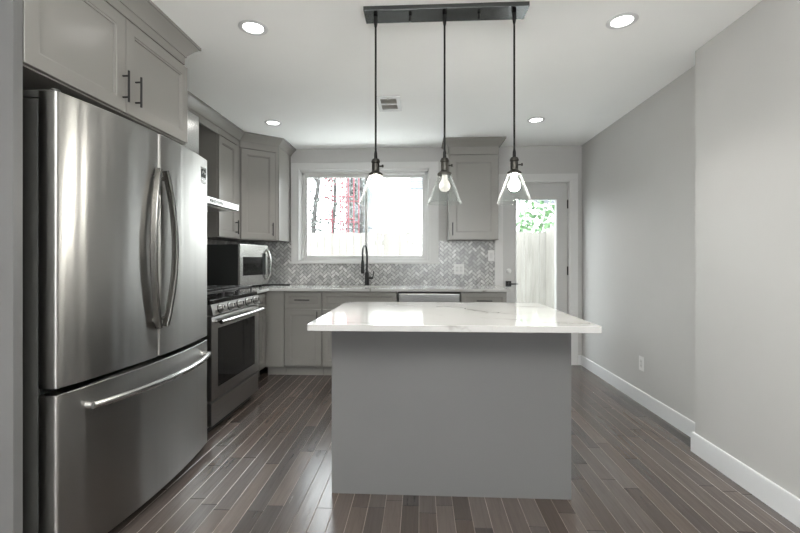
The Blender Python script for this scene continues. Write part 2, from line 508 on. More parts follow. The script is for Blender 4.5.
# ------------------------------------------------------------------ window
def window():
    r = bpy.data.objects.new('window_1', None); C.objects.link(r); r.location = (0, YB, 0)
    struct(r, 'white framed sliding window over the sink', 'window')
    ox0, ox1, oz0, oz1 = -1.535, 0.204, 1.160, 2.352
    m = MB()
    m.box(ox0, wx0, -0.020, 0, oz0, oz1, 0.003)
    m.box(wx1, ox1, -0.020, 0, oz0, oz1, 0.003)
    m.box(wx0 - 0.002, wx1 + 0.002, -0.020, 0, wz1, oz1, 0.003)
    m.box(wx0 - 0.002, wx1 + 0.002, -0.028, 0.0, oz0, wz0 + 0.002, 0.004)
    # inner bead of the casing
    m.box(wx0 - 0.016, wx0 + 0.001, -0.028, -0.001, wz0, wz1 + 0.016, 0.004)
    m.box(wx1 - 0.001, wx1 + 0.016, -0.028, -0.001, wz0, wz1 + 0.016, 0.004)
    m.box(wx0, wx1, -0.028, -0.001, wz1 - 0.001, wz1 + 0.016, 0.004)
    m.build('window_casing', 'casing', r)
    # jamb liner
    m = MB()
    m.box(wx0, wx0 + 0.012, 0, 0.16, wz0, wz1); m.box(wx1 - 0.012, wx1, 0, 0.16, wz0, wz1)
    m.box(wx0, wx1, 0, 0.16, wz1 - 0.012, wz1); m.box(wx0, wx1, 0, 0.16, wz0, wz0 + 0.012)
    m.build('window_jamb', 'casing', r)
    # vinyl frame
    a, b, c, d = wx0 + 0.012, wx1 - 0.012, wz0 + 0.012, wz1 - 0.012
    m = MB(); t = 0.03
    m.box(a, a + t, 0.045, 0.14, c, d, 0.003); m.box(b - t, b, 0.045, 0.14, c, d, 0.003)
    m.box(a, b, 0.045, 0.14, d - t, d, 0.003); m.box(a, b, 0.045, 0.14, c, c + 0.02, 0.003)
    m.build('window_frame', 'casing', r)
    mid = -0.655
    for (sx0, sx1, sy) in ((a + t, mid + 0.02, 0.06), (mid - 0.02, b - t, 0.095)):
        m = MB(); w = 0.034
        z0, z1 = c + 0.02, d - t
        m.box(sx0, sx0 + w, sy, sy + 0.03, z0, z1, 0.003); m.box(sx1 - w, sx1, sy, sy + 0.03, z0, z1, 0.003)
        m.box(sx0 + w - .001, sx1 - w + .001, sy, sy + 0.03, z1 - w, z1, 0.003); m.box(sx0 + w - .001, sx1 - w + .001, sy, sy + 0.03, z0, z0 + w, 0.003)
        s = m.build('sash', 'casing', r)
        MB().box(sx0 + w - .004, sx1 - w + .004, sy + 0.012, sy + 0.018, z0 + w - .004, z1 - w + .004).build('window_pane', 'pane', s)
window()

# ------------------------------------------------------------------ back door
def back_door():
    r = bpy.data.objects.new('door_1', None); C.objects.link(r); r.location = (0, YB, 0)
    struct(r, 'grey back door with a tall glass pane', 'door')
    m = MB()
    m.box(dx0 - 0.092, dx0 - 0.008, -0.02, 0, 0, dz1 + 0.008, 0.003)
    m.box(dx1 + 0.008, dx1 + 0.095, -0.02, 0, 0, dz1 + 0.008, 0.003)
    m.box(dx0 - 0.092, dx1 + 0.095, -0.02, 0, dz1 + 0.008, dz1 + 0.09, 0.003)
    m.build('door_casing', 'casing', r)
    m = MB()
    m.box(dx0 - 0.008, dx0 + 0.004, -0.012, 0.15, 0, dz1 + 0.008); m.box(dx1 - 0.004, dx1 + 0.008, -0.012, 0.15, 0, dz1 + 0.008)
    m.box(dx0, dx1, -0.012, 0.15, dz1 - 0.004, dz1 + 0.008)
    m.build('door_jamb', 'casing', r)
    MB().box(dx0, dx1, 0.0, 0.16, -0.01, 0.018, 0.003).build('door_threshold', 'steel_plain', r)
    a, b = dx0 + 0.010, dx1 - 0.010
    gx0, gx1, gz0, gz1 = 1.100, 1.572, 0.30, 1.915
    m = MB()
    m.cells([a, gx0, gx1, b], [0.022, gz0, gz1, dz1 - 0.01], lambda i, j: not (i == 1 and j == 1), 0.035, 0.08, 'xzy', 0.002)
    s = m.build('door_slab', 'door_paint', r)
    m = MB(); w = 0.016
    for y0, y1 in ((0.026, 0.036), (0.079, 0.089)):
        m.box(gx0 - w, gx0 + 0.008, y0, y1, gz0 - w, gz1 + w, 0.003); m.box(gx1 - 0.008, gx1 + w, y0, y1, gz0 - w, gz1 + w, 0.003)
        m.box(gx0, gx1, y0, y1, gz1 - 0.008, gz1 + w, 0.003); m.box(gx0, gx1, y0, y1, gz0 - w, gz0 + 0.008, 0.003)
    m.build('glazing_bead', 'door_paint', s)
    MB().box(gx0 - .004, gx1 + .004, 0.055, 0.061, gz0 - .004, gz1 + .004).build('door_pane', 'pane', s)
    # deadbolt, lever, hinges
    d = MB().lathe([(0, 0.0), (0.029, 0.0), (0.029, 0.008), (0.024, 0.014), (0, 0.015)], (1.020, 0.035, 1.075), 28, (0, -1, 0))
    d.box(1.016, 1.024, 0.008, 0.024, 1.060, 1.090, 0.003)
    o = d.build('deadbolt', 'white_plastic', s); o['label'] = 'round pale deadbolt thumb turn'
    l = MB()
    l.box(0.985, 1.050, 0.025, 0.036, 0.895, 0.960, 0.003)
    l.cyl((1.018, 0.03, 0.928), (1.018, -0.022, 0.928), 0.011)
    l.box(1.010, 1.120, -0.030, -0.016, 0.920, 0.936, 0.004)
    o = l.build('door_handle', 'black_metal', s); o['label'] = 'black lever handle on a square rose'
    for z in (1.80, 1.03, 0.25):
        h = MB().cyl((dx1 - 0.004, 0.018, z), (dx1 - 0.004, 0.018, z + 0.10), 0.008)
        h.box(dx1 - 0.012, dx1 + 0.0, 0.016, 0.034, z, z + 0.10)
        h.build('hinge', 'black_metal', s)
back_door()

# ------------------------------------------------------------------ herringbone backsplash
def herringbone(name, regions, to_world, label):
    """regions: list of (u0,u1,v0,v1); tiles at 45 degrees, clipped to the regions"""
    W, L, g = 0.0335, 0.067, 0.0036
    bm = bmesh.new(); lay = bm.loops.layers.float_color.new('tint')
    rnd = random.Random(11)
    c, s = math.cos(PI / 4), math.sin(PI / 4)
    def clip(P, ax, val, keep_less):
        out = []
        for i in range(len(P)):
            p, q = P[i], P[(i + 1) % len(P)]
            ip = (p[ax] <= val) if keep_less else (p[ax] >= val)
            iq = (q[ax] <= val) if keep_less else (q[ax] >= val)
            if ip: out.append(p)
            if ip != iq:
                t = (val - p[ax]) / (q[ax] - p[ax]); out.append((p[0] + t * (q[0] - p[0]), p[1] + t * (q[1] - p[1])))
        return out
    u0 = min(r[0] for r in regions); u1 = max(r[1] for r in regions)
    v0 = min(r[2] for r in regions); v1 = max(r[3] for r in regions)
    cu, cv = (u0 + u1) / 2, (v0 + v1) / 2
    ext = int(max(u1 - u0, v1 - v0) / W) + 6
    def face(P, d0, d1, col):
        if len(P) < 3: return
        cx = sum(p[0] for p in P) / len(P); cy = sum(p[1] for p in P) / len(P)
        Q = [(p[0] + (cx - p[0]) * 0.04, p[1] + (cy - p[1]) * 0.04) for p in P]
        A = [bm.verts.new(to_world(p[0], p[1], d0)) for p in P]; B = [bm.verts.new(to_world(p[0], p[1], d1)) for p in Q]
        n = len(A); fs = [bm.faces.new(B)]
        for k in range(n): fs.append(bm.faces.new((A[k], A[(k + 1) % n], B[(k + 1) % n], B[k])))
        for f in fs:
            for l in f.loops: l[lay] = (*col, 1)
    # classic 2:1 herringbone: in row j, tiles repeat every 4 cells; horizontals at offset j, verticals beside them
    for j in range(-ext, ext):
        for k in range(-ext, ext):
            m = (k - j) % 4
            if m == 0: P = [(k, j), (k + 2, j), (k + 2, j + 1), (k, j + 1)]
            elif m == 3: P = [(k, j), (k + 1, j), (k + 1, j + 2), (k, j + 2)]
            else: continue
            xs = [p[0] for p in P]; ys = [p[1] for p in P]
            a, b, d, e = min(xs) * W + g / 2, max(xs) * W - g / 2, min(ys) * W + g / 2, max(ys) * W - g / 2
            P = [(a, d), (b, d), (b, e), (a, e)]
            P = [(cu + x * c - y * s, cv + x * s + y * c) for x, y in P]
            if max(p[0] for p in P) < u0 or min(p[0] for p in P) > u1 or max(p[1] for p in P) < v0 or min(p[1] for p in P) > v1: continue
            t = rnd.choice((0.38, 0.42, 0.46, 0.50, 0.53, 0.57, 0.66))
            col = (t * 1.0, t * 1.0, t * 0.985)
            for (a0, a1, b0, b1) in regions:
                Q = clip(clip(clip(clip(P, 0, a0, False), 0, a1, True), 1, b0, False), 1, b1, True)
                face(Q, 0.004, 0.0075, col)
    for (a0, a1, b0, b1) in regions:
        f = bm.faces.new([bm.verts.new(to_world(*q, 0.0045)) for q in ((a0, b0), (a1, b0), (a1, b1), (a0, b1))])
        for l in f.loops: l[lay] = (0.10, 0.10, 0.10, 1)
        # back and rim of the grout bed
        for (p, q) in (((a0, b0), (a1, b0)), ((a1, b0), (a1, b1)), ((a1, b1), (a0, b1)), ((a0, b1), (a0, b0))):
            f = bm.faces.new([bm.verts.new(to_world(*p, 0.0045)), bm.verts.new(to_world(*q, 0.0045)), bm.verts.new(to_world(*q, 0.0)), bm.verts.new(to_world(*p, 0.0))])
            for l in f.loops: l[lay] = (0.10, 0.10, 0.10, 1)
    bmesh.ops.recalc_face_normals(bm, faces=list(bm.faces))
    me = bpy.data.meshes.new(name); bm.to_mesh(me); bm.free()
    me.materials.append(M['tile'])
    o = bpy.data.objects.new(name, me); C.objects.link(o)
    return struct(o, label, 'backsplash')
herringbone('backsplash_back', [(XL + 0.008, -1.535, 0.914, 1.43), (-1.535, 0.204, 0.914, 1.159), (0.204, 0.852, 0.914, 1.43)],
            lambda u, v, d: (u, YB - d, v), 'grey marble herringbone backsplash on the back wall')
herringbone('backsplash_left', [(2.62, YB - 0.008, 0.914, 1.43)],
            lambda u, v, d: (XL + d, u, v), 'grey marble herringbone backsplash behind the range')

# ------------------------------------------------------------------ cabinet pieces (local: x along the front, -y out to the room, z up)
def panel_door(parent, name, x0, x1, z0, z1, w=0.058, mat='cabinet', y=0.0):
    rr = [(0, y), (0, y - 0.0175), (0.002, y - 0.0195), (w, y - 0.0195), (w + 0.002, y - 0.0155), (w + 0.009, y - 0.0145), (w + 0.011, y - 0.0075)]
    return MB().rings(x0, x1, z0, z1, rr).build(name, mat, parent, angle=12)
def bar_handle(parent, x, z, L=0.14, vertical=True, y=-0.0195, name='handle'):
    m = MB(); r = 0.0052
    if vertical:
        m.cyl((x, y - 0.030, z - L / 2), (x, y - 0.030, z + L / 2), r, seg=12)
        for s in (-1, 1): m.cyl((x, y, z + s * L * 0.34), (x, y - 0.030, z + s * L * 0.34), r * 0.85, seg=10)
    else:
        m.cyl((x - L / 2, y - 0.030, z), (x + L / 2, y - 0.030, z), r, seg=12)
        for s in (-1, 1): m.cyl((x + s * L * 0.34, y, z), (x + s * L * 0.34, y - 0.030, z), r * 0.85, seg=10)
    return m.build(name, 'black_metal', parent)
CROWN = [(0.0, H - 0.085), (0.006, H - 0.085), (0.010, H - 0.074), (0.020, H - 0.060), (0.036, H - 0.040), (0.052, H - 0.026), (0.058, H - 0.018), (0.066, H - 0.016), (0.066, H - 0.001), (0.0, H - 0.001)]

# upper cabinet above the refrigerator
def fridge_cabinet():
    y0, y1 = 1.443, 2.522
    t = thing('wall_cabinet', 'wide grey two-door wall cabinet above the refrigerator', 'cabinet', (-1.45, y0, 1.917), PI / 2)
    w = y1 - y0
    m = MB().box(0, w, 0, 0.78, 0.0, 0.466, 0.002); m.box(0, w - 0.045, 0, 0.78, 0.464, H - 0.003 - 1.917)
    m.build('carcass', 'cabinet', t)
    MB().box(-0.0, w - 0.044, -0.022, 0.0, 0.470, H - 0.004 - 1.917, 0.002).build('frieze', 'cabinet', t)
    g = 1.971 - y0
    d1 = panel_door(t, 'door', 0.004, g - 0.002, 0.006, 0.466); bar_handle(d1, g - 0.022, 0.124, 0.150)
    d2 = panel_door(t, 'door', g + 0.002, w - 0.012, 0.006, 0.466); bar_handle(d2, g + 0.068, 0.130, 0.150)
    MB().sweep([(-0.0, -0.022), (w - 0.044, -0.022), (w - 0.044, 0.45)], [(o, z - 1.917) for o, z in CROWN]).build('crown_molding', 'cabinet', t)
fridge_cabinet()
p = MB().box(XL + 0.002, -1.43, 1.405, 1.441, 0.0, H - 0.003, 0.0015).build('end_panel', 'island')  # darker grey than the cabinets: dim light on the panel is painted in
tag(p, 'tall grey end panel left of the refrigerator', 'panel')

# crown and frieze that runs over the hood and the two left cabinets
m = MB()
m.sweep([(-1.87, 2.53), (-1.87, 4.245), (-1.545, 4.495), (-1.545, YB - 0.001)], CROWN)
m.sweep([(-1.87, 2.53), (-1.87, 3.80)], [(0, 2.372), (0, H - 0.08), (-0.02, H - 0.08), (-0.02, 2.372)])
struct(m.build('trim_1', 'cabinet'), 'grey crown molding above the hood and corner cabinets', 'molding')

# upper cabinet beside the hood
def hood_side_cabinet():
    y0, y1 = 3.805, 4.238
    t = thing('wall_cabinet', 'narrow grey wall cabinet between the range hood and the corner', 'cabinet', (-1.89, y0, 1.42), PI / 2)
    w = y1 - y0
    MB().box(0, w, 0, 0.305, 0.0, H - 0.09 - 1.42 + 0.08, 0.002).build('carcass', 'cabinet', t)
    MB().box(0, w + 0.01, -0.02, 0, 0.955, H - 0.08 - 1.42).build('frieze', 'cabinet', t)
    d = panel_door(t, 'door', 0.006, w - 0.055, 0.006, 0.950); bar_handle(d, w - 0.085, 0.115, 0.14)
    MB().box(w - 0.052, w + 0.012, -0.016, 0, 0.002, 0.955).build('filler_strip', 'cabinet', t)
hood_side_cabinet()

def corner_cabinet():
    A = Vector((-1.87, 4.255)); B = Vector((-1.545, 4.495))
    z0 = 1.418
    ang = math.atan2(B.y - A.y, B.x - A.x)
    t = thing('wall_cabinet', 'diagonal grey corner wall cabinet left of the window', 'cabinet', (A.x, A.y, z0), ang)
    inv = Matrix.Rotation(-ang, 4, 'Z') @ Matrix.Translation((-A.x, -A.y, 0))
    n = Vector((B.y - A.y, -(B.x - A.x))).normalized()
    k = 0.021
    pts = [(A.x - n.x * k, A.y - n.y * k, 0), (B.x - n.x * k, B.y - n.y * k, 0), (B.x, B.y + 0.012, 0), (B.x, YB - 0.009, 0), (XL + 0.01, YB - 0.009, 0), (XL + 0.01, A.y + 0.004, 0), (A.x - 0.01, A.y + 0.004, 0)]
    pts = [inv @ Vector(q) for q in pts]
    MB().poly(pts, (0, 0, H - 0.004 - z0)).build('carcass', 'cabinet', t)
    L = (B - A).length
    MB().box(0.0, L, 0.001, 0.021, 0.952, H - 0.08 - z0).build('frieze', 'cabinet', t)
    MB().box(L - 0.034, L - 0.001, 0.003, 0.03, 0.0, 0.952).build('filler_strip', 'cabinet', t)
    d = panel_door(t, 'door', 0.012, L - 0.036, 0.008, 0.946, y=0.0205); bar_handle(d, L - 0.068, 0.115, 0.14, y=0.001)
corner_cabinet()

def right_upper():
    x0, x1 = 0.304, 0.842; z0 = 1.425
    t = thing('wall_cabinet', 'single-door grey wall cabinet between the window and the back door', 'cabinet', (x0, 4.61, z0), 0)
    w = x1 - x0
    MB().box(0, w, 0, YB - 0.009 - 4.61, 0, H - 0.004 - z0, 0.002).build('carcass', 'cabinet', t)
    MB().box(0, w, -0.020, 0, 0.925, H - 0.06 - z0, 0.002).build('frieze', 'cabinet', t)
    d = panel_door(t, 'door', 0.004, w - 0.004, 0.006, 0.918, 0.075); bar_handle(d, 0.038, 0.115, 0.14)
    MB().sweep([(0, 0.30), (0, -0.020), (w, -0.020), (w, 0.30)], [(o, z - z0) for o, z in CROWN]).build('crown_molding', 'cabinet', t)
right_upper()

# ------------------------------------------------------------------ base cabinets
def base_cabinet(label, x0, x1, doors, drawers, loc, rz=0.0, depth=0.60, false_front=False, hside='right'):
    t = thing('base_cabinet', label, 'cabinet', loc, rz)
    m = MB().box(x0 + 0.001, x1 - 0.001, 0, depth, 0.10, 0.69 if false_front else 0.884)
    if false_front: m.box(x0 + 0.001, x1 - 0.001, 0, 0.02, 0.688, 0.884)
    m.build('carcass', 'cabinet', t)
    MB().box(x0 + 0.001, x1 - 0.001, 0.055, 0.07, 0.0, 0.10).build('toe_kick', 'cabinet', t)
    for (a, b) in drawers:
        d = panel_door(t, 'drawer_front' if not false_front else 'false_front', a, b, 0.712, 0.868, 0.036)
        if not false_front: bar_handle(d, (a + b) / 2, 0.795, 0.155, False)
    for (a, b, hx) in doors:
        d = panel_door(t, 'door', a, b, 0.115, 0.698); bar_handle(d, hx, 0.610, 0.14)
    return t
FY = 4.29
base_cabinet('narrow grey base cabinet between the range and the corner', 0.0, 0.60, [(0.006, 0.585, 0.05)], [(0.006, 0.585)], (-1.61, 3.655, 0), PI / 2, 0.585)
def corner_base():
    t = thing('base_cabinet', 'plain grey corner base cabinet right of the range', 'cabinet', (-1.61, FY, 0))
    MB().box(0.0, 0.196, -0.02, 0.0, 0.10, 0.884, 0.001).build('filler_panel', 'cabinet', t)
    MB().box(-0.58, 0.196, 0.0, 0.62, 0.10, 0.884).build('carcass', 'cabinet', t)
    MB().box(0.0, 0.196, 0.055, 0.07, 0.0, 0.10).build('toe_kick', 'cabinet', t)
corner_base()
base_cabinet('grey base cabinet with one drawer over one door, left of the sink', -1.412, -1.02, [(-1.408, -1.025, -1.062)], [(-1.408, -1.025)], (0, FY, 0))
base_cabinet('grey sink base cabinet with a plain false front below the faucet', -1.018, -0.245, [(-1.013, -0.634, -0.67), (-0.630, -0.250, -0.595)], [(-1.013, -0.250)], (0, FY, 0), false_front=True)
base_cabinet('grey base cabinet at the right end of the run beside the back door', 0.405, 0.865, [(0.411, 0.859, 0.45)], [(0.411, 0.859)], (0, FY, 0))

def dishwasher():
    t = thing('dishwasher', 'stainless dishwasher built in between the grey base cabinets', 'dishwasher', (0.08, FY, 0))
    a, b = -0.312, 0.316
    MB().box(a, b, 0.002, 0.58, 0.10, 0.878).build('tub', 'dark', t)
    MB().box(a + 0.006, b - 0.006, -0.024, 0.0, 0.115, 0.735, 0.003).build('door', 'steel', t)
    MB().box(a + 0.006, b - 0.006, -0.026, 0.0, 0.742, 0.862, 0.004).build('control_panel', 'steel_bright', t)
    MB().box(a + 0.006, b - 0.006, 0.055, 0.065, 0.0, 0.10).build('toe_kick', 'black_plastic', t)
dishwasher()

# ------------------------------------------------------------------ worktop, sink, faucet
def worktop():
    sx0, sx1, sy0, sy1 = -0.90, -0.34, 4.40, 4.74
    xs = [XL + 0.009, -1.56, sx0, sx1, 0.893]; ys = [3.655, 4.245, sy0, sy1, YB - 0.009]
    keep = lambda i, j: (i == 0 or j > 0) and not (i == 2 and j == 2)
    m = MB().cells(xs, ys, keep, 0.885, 0.914, 'xyz', 0.0025)
    tag(m.build('worktop', 'quartz'), 'white quartz L-shaped worktop along the back wall and corner', 'countertop')
    t = thing('kitchen_sink', 'stainless undermount sink set below the window', 'sink', ((sx0 + sx1) / 2, (sy0 + sy1) / 2, 0.70))
    hx, hy = (sx1 - sx0) / 2 + 0.008, (sy1 - sy0) / 2 + 0.008
    m = MB()
    m.box(-hx, hx, -hy, hy, 0.0, 0.006)
    m.box(-hx, -hx + .006, -hy, hy, 0.0, 0.184); m.box(hx - .006, hx, -hy, hy, 0.0, 0.184)
    m.box(-hx, hx, -hy, -hy + .006, 0.0, 0.184); m.box(-hx, hx, hy - .006, hy, 0.0, 0.184)
    m.build('basin', 'steel_plain', t)
    MB().lathe([(0, 0.006), (0.045, 0.006), (0.042, 0.010), (0.02, 0.008), (0, 0.008)], (0, 0.02, 0)).build('drain', 'steel_bright', t)
worktop()

def faucet():
    t = thing('faucet', 'black gooseneck pull-down faucet behind the sink', 'faucet', (-0.622, 4.815, 0.914))
    MB().lathe([(0, 0), (0.030, 0), (0.030, 0.006), (0.024, 0.010), (0.022, 0.14), (0.016, 0.15), (0, 0.15)], (0, 0, 0)).build('base', 'black_metal', t)
    pts = [(0, 0, 0.14), (0, 0, 0.36)]
    dirv = Vector((-0.13, -0.99, 0)).normalized()
    rad = 0.095
    for k in range(1, 13):
        a = PI * k / 12
        q = dirv * (rad - rad * math.cos(a))
        pts.append((q.x, q.y, 0.36 + rad * math.sin(a)))
    e = pts[-1]
    pts.append((e[0], e[1], 0.28))
    MB().tube(pts, 0.0105, 12).build('spout', 'black_metal', t)
    MB().lathe([(0, 0.14), (0.017, 0.14), (0.020, 0.16), (0.017, 0.25), (0.014, 0.285), (0, 0.285)], (e[0], e[1], 0)).build('spray_head', 'black_metal', t)
    l = MB(); l.cyl((0.015, 0, 0.085), (0.072, -0.004, 0.085), 0.014, seg=16)
    l.tube([(0.066, -0.004, 0.085), (0.075, -0.004, 0.12), (0.078, -0.004, 0.165)], [0.008, 0.007, 0.006], 10)
    l.build('lever', 'black_metal', t)
faucet()

# ------------------------------------------------------------------ refrigerator
def refrigerator():
    Y0, Y1 = 1.490, 2.595; W = Y1 - Y0
    t = thing('refrigerator', 'large stainless french-door refrigerator below the wide wall cabinet', 'refrigerator', (-1.35, Y0, 0), PI / 2)
    # local: x = world Y - Y0, y = -(world X + 1.35)
    m = MB(); m.box(0.012, W - 0.012, 0.082, 0.80, 0.03, 1.815, 0.004)
    m.build('case', 'case_grey', t)
    MB().box(0.02, W - 0.02, 0.03, 0.09, 0.012, 0.05).build('toe_grille', 'black_plastic', t)
    for fx in (0.05, W - 0.05):
        for fy in (0.12, 0.74): MB().cyl((fx, fy, 0.0), (fx, fy, 0.032), 0.022).build('foot', 'black_plastic', t)
    def bulge(x): return -0.048 * (1 - ((x - W / 2) / (W / 2)) ** 2)
    def curved(name, x0, x1, z0, z1, mat, r=0.012):
        b = bmesh.new(); n = 16
        prof = []
        # cross-section in (x, y): rounded outer corners, bowed front
        prof.append((x0, 0.068))
        for k in range(5):
            a = PI / 2 * k / 4; prof.append((x0 + r - r * math.cos(a), bulge(x0 + r) + r - r * math.sin(a)))
        for k in range(1, n): 
            x = x0 + r + (x1 - x0 - 2 * r) * k / n; prof.append((x, bulge(x)))
        for k in range(5):
            a = PI / 2 * k / 4; prof.append((x1 - r + r * math.sin(a), bulge(x1 - r) + r - r * math.cos(a)))
        prof.append((x1, 0.068))
        e = 0.004
        L = []
        for (ins, z) in ((e, z0), (0, z0 + e), (0, z1 - e), (e, z1)):
            cx = (x0 + x1) / 2
            L.append([b.verts.new((cx + (px - cx) * (1 - 2 * ins / (x1 - x0)), py + (ins if py < 0.06 else 0), z)) for px, py in prof])
        k = len(prof)
        for A, B in zip(L, L[1:]):
            for j in range(k): b.faces.new((A[j], A[(j + 1) % k], B[(j + 1) % k], B[j]))
        b.faces.new(L[0]); b.faces.new(list(reversed(L[-1])))
        bmesh.ops.recalc_face_normals(b, faces=list(b.faces))
        mb = MB(); mb._new(b)
        return mb.build(name, mat, t, angle=50)
    gap = 2.028 - Y0
    dl = curved('door', 0, gap - 0.003, 0.728, 1.838, 'steel')
    dr = curved('door', gap + 0.003, W, 0.728, 1.838, 'steel')
    fz = curved('freezer_drawer', 0, W, 0.055, 0.705, 'steel')
    # gaskets between doors and case
    m = MB(); m.box(0.02, W - 0.02, 0.066, 0.084, 0.06, 1.80); m.build('gasket', 'black_plastic', t)
    # vertical bowed handles forming a lens shape
    def vhandle(parent, xe, xm, ye, ym, name='handle'):
        z0, z1 = 0.875, 1.655
        pts = []
        for k in range(21):
            u = k / 20; s = math.sin(PI * u) ** 0.85
            pts.append((xe + (xm - xe) * s, ye + (ym - ye) * s, z0 + (z1 - z0) * u))
        sec = [(-0.007, -0.015), (0.007, -0.015), (0.0095, -0.011), (0.0095, 0.011), (0.007, 0.015), (-0.007, 0.015), (-0.0095, 0.011), (-0.0095, -0.011)]
        mb = MB().tube(pts, 0.01, sec=sec, up=(0, -1, 0))
        for k in (1, 19):
            q = Vector(pts[k]); mb.cyl(q + Vector((0, 0.005, 0)), (q.x, -0.030, q.z), 0.011, seg=12)
        mb.build(name, 'handle_dark', parent)
    vhandle(dl, gap - 0.030, gap - 0.082, -0.066, -0.076)
    vhandle(dr, gap + 0.020, gap + 0.076, -0.068, -0.086)
    # freezer bar handle, bowed out
    pts = []
    for k in range(25):
        u = k / 24; s = 1 - (2 * u - 1) ** 2
        pts.append((0.125 + (W - 0.19) * u, -0.042 - 0.078 * s, 0.628))
    mb = MB().tube(pts, 0.0155, 14)
    for k, xx in ((0, 0.125), (24, 0.125 + W - 0.19)):
        mb.cyl((xx, -0.044, 0.628), (xx, bulge(xx) + 0.006, 0.628), 0.0145, seg=14)
    mb.build('handle', 'steel_bright', fz)
    # badge: small dark plate with light marks, upper right of the right door
    bx = W - 0.115
    yb = bulge(bx)
    m = MB().box(bx - 0.003, bx + 0.066, yb - 0.001, yb + 0.018, 1.675, 1.775, 0.001)
    o = m.build('badge', 'steel_bright', dr)
    m = MB().box(bx + 0.006, bx + 0.057, yb - 0.003, yb + 0.004, 1.712, 1.762, 0.001); m.build('badge_plate', 'black_plastic', o)
    m = MB()
    for k, (a, b2, z, h) in enumerate(((0.012, 0.018, 1.732, 0.016), (0.020, 0.030, 1.741, 0.012), (0.033, 0.036, 1.730, 0.018), (0.039, 0.050, 1.733, 0.010), (0.010, 0.020, 1.692, 0.006), (0.023, 0.040, 1.690, 0.006), (0.044, 0.054, 1.692, 0.006))):
        m.box(bx + a, bx + b2, yb - 0.0042, yb - 0.0005, z, z + h)
    m.build('lettering', 'steel_plain', dr)
    # hinge covers on top
    for (a, b2) in ((0.008, 0.085), (W - 0.085, W - 0.008)):
        m = MB(); m.box(a, b2, 0.03, 0.20, 1.816, 1.846, 0.006); m.cyl(((a + b2) / 2, 0.045, 1.80), ((a + b2) / 2, 0.045, 1.858), 0.016)
        m.build('hinge_cover', 'case_grey', t)
refrigerator()

# ------------------------------------------------------------------ range
def gas_range():
    Y0 = 2.800; W = 0.838
    t = thing('range', 'stainless gas range with black oven window beside the refrigerator', 'range', (-1.43, Y0, 0), PI / 2)
    m = MB(); m.box(0.004, W - 0.004, 0.032, 0.72, 0.05, 0.895, 0.003); m.build('body', 'steel_plain', t)
    for fx in (0.05, W - 0.05):
        for fy in (0.10, 0.66): MB().cyl((fx, fy, 0.0), (fx, fy, 0.052), 0.018).build('foot', 'black_plastic', t)
    MB().box(0.0, W, 0.012, 0.725, 0.895, 0.930, 0.006).build('cooktop', 'black_glass', t)
    # control panel, leaning back
    m = MB().poly([(0, -0.012, 0.826), (0, 0.035, 0.826), (0, 0.050, 0.898), (0, 0.004, 0.898)], (W, 0, 0))
    cp = m.build('control_panel', 'steel_plain', t)
    nv = Vector((0, -0.072, 0.016)).normalized()
    for k in range(5):
        x = (0.11, 0.265, 0.42, 0.575, 0.73)[k]
        base = Vector((x, -0.004, 0.862))
        mb = MB().lathe([(0, 0), (0.027, 0), (0.027, 0.006), (0.021, 0.009), (0.019, 0.034), (0.016, 0.038), (0, 0.038)], base, 22, nv)
        kn = mb.build('knob', 'steel_plain', t)
        MB().lathe([(0.026, 0), (0.033, 0), (0.033, 0.003), (0.026, 0.004)], base, 24, nv, closed=True).build('bezel', 'black_plastic', kn)
        q = base + nv * 0.038
        MB().box(q.x - 0.003, q.x + 0.003, q.y - 0.005, q.y + 0.004, q.z - 0.014, q.z + 0.016, 0.001).build('pointer', 'black_plastic', kn)
    # oven door
    z0, z1 = 0.236, 0.816
    m = MB().rings(0.004, W - 0.004, z0, z1, [(0, 0.032), (0, 0.002), (0.003, -0.001), (0.088, -0.001), (0.092, 0.003)])
    d = m.build('oven_door', 'steel_plain', t, angle=15)
    MB().box(0.094, W - 0.094, -0.0035, 0.006, z0 + 0.078, z1 - 0.088, 0.002).build('oven_window', 'black_glass', d)
    hz = 0.778
    pts = [(0.035 + (W - 0.07) * k / 16, -0.052 - 0.010 * (1 - (2 * k / 16 - 1) ** 2), hz) for k in range(17)]
    mb = MB().tube(pts, 0.0145, 14)
    for xx in (0.055, W - 0.055): mb.cyl((xx, 0, hz), (xx, -0.052, hz), 0.012, seg=12)
    mb.build('handle', 'steel_bright', d)
    MB().box(0.006, W - 0.006, 0.0, 0.034, 0.062, 0.222, 0.004).build('storage_drawer', 'steel_plain', t)
    MB().box(0.03, W - 0.03, 0.06, 0.075, 0.0, 0.06).build('toe_kick', 'black_plastic', t)
    # burners and three cast iron grates
    for (bx, by) in ((0.16, 0.20), (0.16, 0.53), (0.42, 0.37), (0.68, 0.20), (0.68, 0.53)):
        MB().lathe([(0, 0.930), (0.052, 0.930), (0.050, 0.940), (0.036, 0.942), (0.034, 0.952), (0, 0.954)], (bx, by, 0), 24).build('burner', 'iron', t)
    for g in range(3):
        a = 0.025 + g * 0.264; b = a + 0.258
        m = MB(); zt, zb = 0.982, 0.964; bw = 0.011
        y0, y1 = 0.05, 0.69
        for yy in (y0, y1 - bw): m.box(a, b, yy, yy + bw, zb, zt, 0.002)
        for xx in (a, b - bw): m.box(xx, xx + bw, y0, y1, zb, zt, 0.002)
        m.box((a + b) / 2 - bw / 2, (a + b) / 2 + bw / 2, y0, y1, zb, zt, 0.002)
        for yy in (0.20, 0.365, 0.53): m.box(a, b, yy - bw / 2, yy + bw / 2, zb, zt, 0.002)
        for xx in (a + 0.006, b - 0.006):
            for yy in (y0 + 0.006, 0.365, y1 - 0.006): m.box(xx - 0.006, xx + 0.006, yy - 0.006, yy + 0.006, 0.930, zb + 0.002)
        # front finger loops rising toward the front edge
        m.build('grate', 'iron', t)
gas_range()

